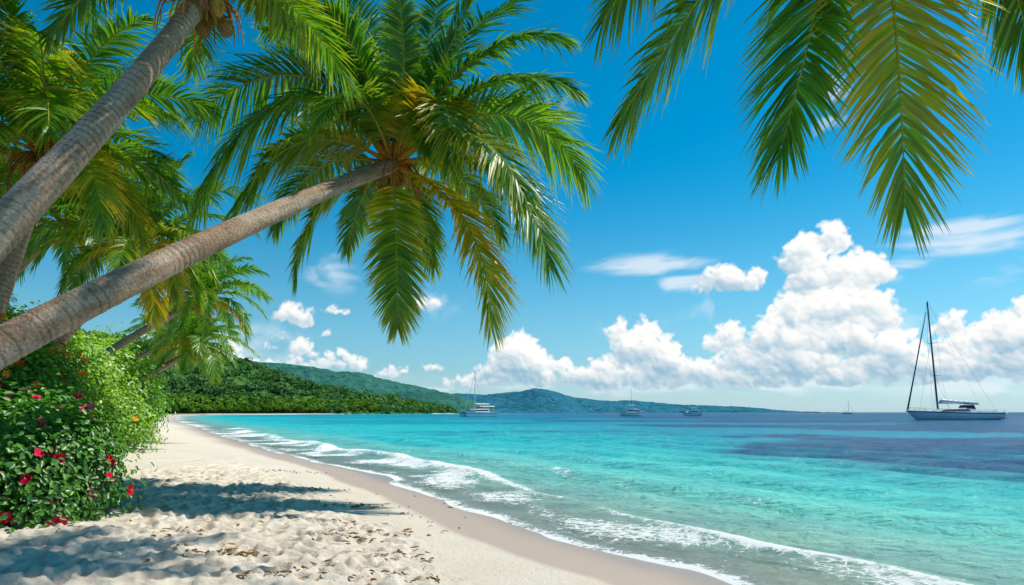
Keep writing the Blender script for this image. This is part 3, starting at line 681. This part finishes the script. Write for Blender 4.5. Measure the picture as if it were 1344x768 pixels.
# ------------------------------------------------------------------ boats
M_white=pbr('gelcoat_white',(.82,.82,.80),.3,.5,.6,.04)
M_grey=pbr('hull_grey',(.58,.62,.66),.35,.5,.6,.06)
M_dark=pbr('tinted_glass',(.02,.025,.03),.12,.6)
M_navy=pbr('navy_canvas',(.03,.05,.09),.8,.2,4,.2)
M_alu=pbr('mast_alloy',(.10,.10,.11),.4,.5,2,.1,metal=.2)
M_teak=pbr('teak',(.32,.20,.11),.7,.3,5,.2)
M_rope=pbr('rigging_wire',(.12,.12,.13),.5,.4)
def hull(name,L,Bm,fb,draft,par,mat,y0=0,stripe=None,sheer=.35,tr=.75,plumb=.5):
    ns=28;u=np.linspace(0,1,ns)
    hb=Bm/2*np.minimum(1,np.sin(np.pi/2*np.clip(u/.55,0,1))**.8)*np.interp(u,[.55,1],[1,tr])
    hb=np.maximum(hb,.02)
    deck=fb*(1+sheer*(1-u)**2);keel=-draft*np.sin(np.pi*np.clip(u*.9+.08,0,1))
    lv=np.array([0,.12,.3,.5,.66,.8,1.0]);wd=np.array([0.0,.45,.74,.88,.95,1.0,1.0])
    V=[];
    for i in range(ns):
        z=keel[i]+(deck[i]-keel[i])*lv
        x=-L/2+L*u[i]+(1-lv)*plumb*L*.12*(1-u[i])**3
        row=np.column_stack([x,y0+hb[i]*wd,z]);row2=np.column_stack([x,y0-hb[i]*wd,z])[::-1]
        V.append(np.concatenate([row2,row[1:]]))
    V=np.array(V);kk=V.shape[1]
    ob=mk(name,V.reshape(-1,3),grid_faces(kk,ns),mat,parent=par)
    dv=np.stack([V[:,0],V[:,-1]],1).copy();dv[:,:,2]-=.03
    mk(name+'_deck',dv.reshape(-1,3),grid_faces(2,ns),M_white,parent=par,smooth=False)
    tv=np.stack([V[-1,:kk//2+1],V[-1,::-1][:kk//2+1]],1);mk(name+'_transom',tv.reshape(-1,3),grid_faces(2,kk//2+1),mat,parent=par,smooth=False)
    if stripe:
        z0,z1,ms=stripe
        for sgn in(0,-1):
            e=V[:,sgn].copy();o=.012*(1 if sgn else -1)
            a=e.copy();b=e.copy();a[:,2]-=z0;b[:,2]-=z1;a[:,1]+=o;b[:,1]+=o
            mk('stripe',np.stack([a,b],1).reshape(-1,3),grid_faces(2,ns),ms,parent=par)
    return deck
def house(name,prof,w0,w1,par,mat,y0=0,bev=.08):
    import bmesh
    bm=bmesh.new();zs=[p[1] for p in prof];lo_,hi_=min(zs),max(zs)
    f=lambda z:w0+(w1-w0)*(z-lo_)/(hi_-lo_+1e-6)
    A=[bm.verts.new((x,y0-f(z),z)) for x,z in prof];Bv=[bm.verts.new((x,y0+f(z),z)) for x,z in prof]
    n=len(prof);bm.faces.new(A);bm.faces.new(Bv[::-1])
    for i in range(n): bm.faces.new([A[i],Bv[i],Bv[(i+1)%n],A[(i+1)%n]])
    bmesh.ops.recalc_face_normals(bm,faces=bm.faces)
    if bev: bmesh.ops.bevel(bm,geom=list(bm.edges),offset=bev,segments=2,affect='EDGES',profile=.5,clamp_overlap=True)
    me=bpy.data.meshes.new(name);bm.to_mesh(me);bm.free();me.materials.append(mat)
    ob=bpy.data.objects.new(name,me);COL.objects.link(ob);ob.parent=par;return ob
def rod(name,a,b,ra,rb,par,mat,k=8,sag=0):
    g=Geo();t=np.linspace(0,1,7)[:,None];p=np.array(a)*(1-t)+np.array(b)*t;p[:,2]-=sag*np.sin(np.pi*t[:,0])
    tube(g,p,np.linspace(ra,rb,7),(.5,.5,.5),k);return g.obj(name,mat,parent=par)
def rail(par,pts,h,ev=1):
    for i in range(len(pts)-1):
        a=np.array(pts[i]);b=np.array(pts[i+1])
        rod('rail',a+[0,0,h],b+[0,0,h],.025,.025,par,M_alu,4);rod('rail',a+[0,0,h*.5],b+[0,0,h*.5],.018,.018,par,M_alu,4)
        rod('stanchion',a,a+[0,0,h],.025,.025,par,M_alu,4)
sb_=empty('sailboat',(109.7,170,0),math.radians(8))
hull('hull',25.6,6.2,1.85,1.0,sb_,M_grey,stripe=(.10,.30,M_navy),sheer=.32,tr=.72,plumb=1.0)
house('coachroof',[(-6.5,1.8),(-5.2,2.55),(-3.5,2.85),(3.2,3.05),(4.6,2.95),(5.2,1.7)],1.9,1.35,sb_,M_white,bev=.12)
house('saloon_windows',[(-4.6,2.2),(-3.4,2.6),(3.0,2.75),(3.6,2.2)],1.83,1.62,sb_,M_dark,bev=.02)
house('sprayhood',[(2.6,2.9),(3.1,3.75),(5.0,3.85),(5.3,2.7)],1.5,1.2,sb_,M_navy,bev=.15)
house('cockpit_coaming',[(5.3,1.7),(5.3,2.4),(11.2,2.2),(11.4,1.7)],2.1,1.9,sb_,M_white,bev=.08)
mt=(-7.0,0,29.4);mb=(-4.0,0,2.4)
rod('mast',mb,mt,.24,.15,sb_,M_alu,12)
rod('boom',(-3.8,0,4.3),(7.4,0,3.95),.14,.11,sb_,M_alu,8)
gsail=Geo();tt=np.linspace(0,1,24);pp=np.column_stack([-3.5+10.6*tt,.05*np.sin(tt*40),4.66-.40*tt]);tube(gsail,pp,.42*np.interp(tt,[0,.05,.5,1],[.5,1.6,1,.4])*(1+.12*np.sin(tt*46)),(.5,.5,.5),10)
gsail.obj('furled_mainsail',M_grey,parent=sb_)
rod('furled_jib',(-12.3,0,2.6),(-7.25,0,26.8),.22,.07,sb_,M_navy,8)
rod('forestay',(-12.4,0,2.2),mt,.03,.03,sb_,M_rope,4);rod('backstay',(12.6,0,1.7),mt,.018,.018,sb_,M_rope,4)
rod('inner_stay',(-9.0,0,2.3),(-6.0,0,20),.02,.02,sb_,M_rope,4)
for y in(-1,1):
    for z,xx in((11,-5),(19,-5.9)):
        rod('spreader',(xx,0,z),(xx+.4,y*1.7,z+.1),.06,.04,sb_,M_alu,5)
    rod('shroud',(-3.2,y*2.8,1.9),(-4.6,y*1.7,11.1),.02,.02,sb_,M_rope,4);rod('shroud',(-4.6,y*1.7,11.1),(-5.5,y*1.7,19.1),.02,.02,sb_,M_rope,4);rod('shroud',(-5.5,y*1.7,19.1),(-6.9,0,28.6),.02,.02,sb_,M_rope,4)
    rod('shroud',(-2.6,y*2.8,1.9),(-4.9,0,11),.018,.018,sb_,M_rope,4)
    rail(sb_,[(-12.2,y*.4,2.4),(-9,y*1.7,2.25),(-5,y*2.7,2.1),(0,y*2.95,1.95),(5,y*2.85,1.9),(9,y*2.55,1.85),(12.4,y*2.2,1.85)],.75)
rod('topping_lift',(7.4,0,4.05),mt,.014,.014,sb_,M_rope,4)
rod('mainsheet',(5.5,0,4.0),(6.5,0,2.2),.04,.04,sb_,M_rope,4)
house('swim_platform',[(12.3,.35),(12.3,.55),(13.9,.5),(13.9,.32)],1.9,1.9,sb_,M_teak,bev=.04)
rod('outboard_leg',(13.6,-.9,.1),(13.4,-.9,1.6),.09,.14,sb_,M_navy,6);rod('davit',(12.2,1.4,1.6),(13.6,1.4,2.6),.06,.05,sb_,M_alu,6);rod('davit',(12.2,-1.4,1.6),(13.6,-1.4,2.6),.06,.05,sb_,M_alu,6)
gt=Geo();tt=np.linspace(0,1,16);tube(gt,np.column_stack([13.7+0*tt,-1.8+3.6*tt,1.5+.1*np.sin(tt*3.14)]),.28*np.interp(tt,[0,.1,.9,1],[.4,1,1,.4]),(.5,.5,.5),8);gt.obj('dinghy',M_grey,parent=sb_)
ct=empty('catamaran',(-15,300,0),math.radians(32));ct.scale=(1.12,1.12,1.15)
for y in(-2.9,2.9): hull('hull',13.8,1.7,1.75,.5,ct,M_white,y0=y,sheer=.12,tr=.9,plumb=.3,stripe=(.55,.70,M_navy))
house('bridgedeck',[(-3.2,.9),(-3.4,1.75),(6.2,1.75),(6.0,.9)],2.9,2.9,ct,M_white,bev=.06)
house('cabin',[(-3.0,1.72),(-1.6,2.95),(3.6,3.1),(3.9,1.72)],2.9,2.35,ct,M_white,bev=.12)
house('cabin_windows',[(-2.62,2.15),(-1.8,2.65),(3.3,2.7),(3.5,2.15)],2.80,2.62,ct,M_dark,bev=.02)
house('hardtop',[(-.5,3.95),(-.4,4.1),(6.2,4.05),(6.2,3.9)],2.5,2.3,ct,M_white,bev=.05)
house('helm_screen',[(.2,3.05),(.6,3.6),(1.0,3.6),(1.0,3.05)],1.4,1.3,ct,M_dark,bev=.02)
for x in(0,5.8):
    for y in(-2.1,2.1): rod('post',(x,y,2.9 if x<4 else 1.7),(x,y,3.98),.05,.05,ct,M_white,5)
rod('mast',(-1.4,0,2.9),(-1.2,0,17.5),.16,.1,ct,M_white,10);rod('boom',(-1.3,0,4.5),(5.4,0,4.6),.12,.1,ct,M_alu);rod('furled_mainsail',(-1.2,0,4.85),(5.2,0,4.85),.25,.16,ct,M_white)
rod('front_beam',(-5.8,-2.9,1.7),(-5.8,2.9,1.7),.12,.12,ct,M_alu);rod('forestay',(-5.8,0,1.8),(-1.3,0,16.5),.09,.05,ct,M_white,5)
for y in(-1,1): rod('shroud',(.5,y*3.4,1.8),(-1.2,0,15.5),.04,.04,ct,M_rope,4);rail(ct,[(-6.6,y*3,1.95),(-3,y*3.6,1.85),(1,y*3.7,1.8),(6,y*3.6,1.75)],.7)
def motor(name,loc,rz,s,mast):
    e=empty(name,loc,rz);e.scale=(s,s,s*1.1)
    hull('hull',13,3.9,1.5,.5,e,M_white,sheer=.45,tr=.92,plumb=1.,stripe=(.35,.50,M_navy))
    house('superstructure',[(-4.2,1.6),(-2.6,2.9),(4.6,2.95),(4.8,1.4)],1.75,1.5,e,M_white,bev=.1)
    house('side_windows',[(-3.2,2.1),(-2.45,2.6),(4.0,2.6),(4.2,2.1)],1.70,1.60,e,M_dark,bev=.02)
    house('flybridge',[(-1.9,2.9),(-1.3,3.65),(3.9,3.5),(4.2,2.9)],1.45,1.35,e,M_white,bev=.08)
    house('fly_windscreen',[(-1.55,3.5),(-1.0,4.1),(-.9,4.1),(-1.1,3.5)],1.2,1.1,e,M_dark,bev=.01)
    house('hardtop',[(-.6,4.75),(-.5,4.9),(3.4,4.85),(3.5,4.7)],1.4,1.3,e,M_white,bev=.04)
    for x in(-.2,3.1):
        for y in(-1.2,1.2): rod('post',(x,y,3.4),(x,y,4.75),.05,.05,e,M_white,5)
    rod('mast',(.8,0,4.8),(1.1,0,mast),.09,.05,e,M_alu,6)
    rod('aerial',(2.2,.7,4.8),(2.5,.7,4.8+(mast-4.8)*.5),.04,.02,e,M_white,4);rod('crosstree',(.95,-.9,6),(.95,.9,6),.05,.05,e,M_alu,5)
    for y in(-1,1): rail(e,[(-6.1,y*.4,2.05),(-4.2,y*1.4,1.9),(-1,y*1.9,1.7)],.7)
    house('aft_cockpit',[(4.8,1.2),(4.8,1.95),(6.2,1.8),(6.3,1.2)],1.75,1.7,e,M_teak,bev=.05)
    return e
motor('motor_yacht',(62,350,0),math.radians(200),1.05,12.4)
motor('motor_boat',(100,380,0),math.radians(8),.85,6.5)
s2=empty('sailboat',(344,700,0),math.radians(160))
hull('hull',10,3,1.1,.5,s2,M_grey,sheer=.3,stripe=(.1,.3,M_navy));house('coachroof',[(-2.4,1.1),(-1.6,1.7),(1.9,1.8),(2.2,1.1)],.95,.8,s2,M_white)
rod('mast',(-.9,0,1.5),(-.8,0,13.5),.14,.09,s2,M_alu,6);rod('boom',(-.8,0,2.4),(3.4,0,2.3),.2,.14,s2,M_navy,6);rod('forestay',(-4.8,0,1.4),(-.8,0,13.2),.06,.06,s2,M_rope,4);rod('backstay',(4.9,0,1.1),(-.8,0,13.4),.04,.04,s2,M_rope,4)
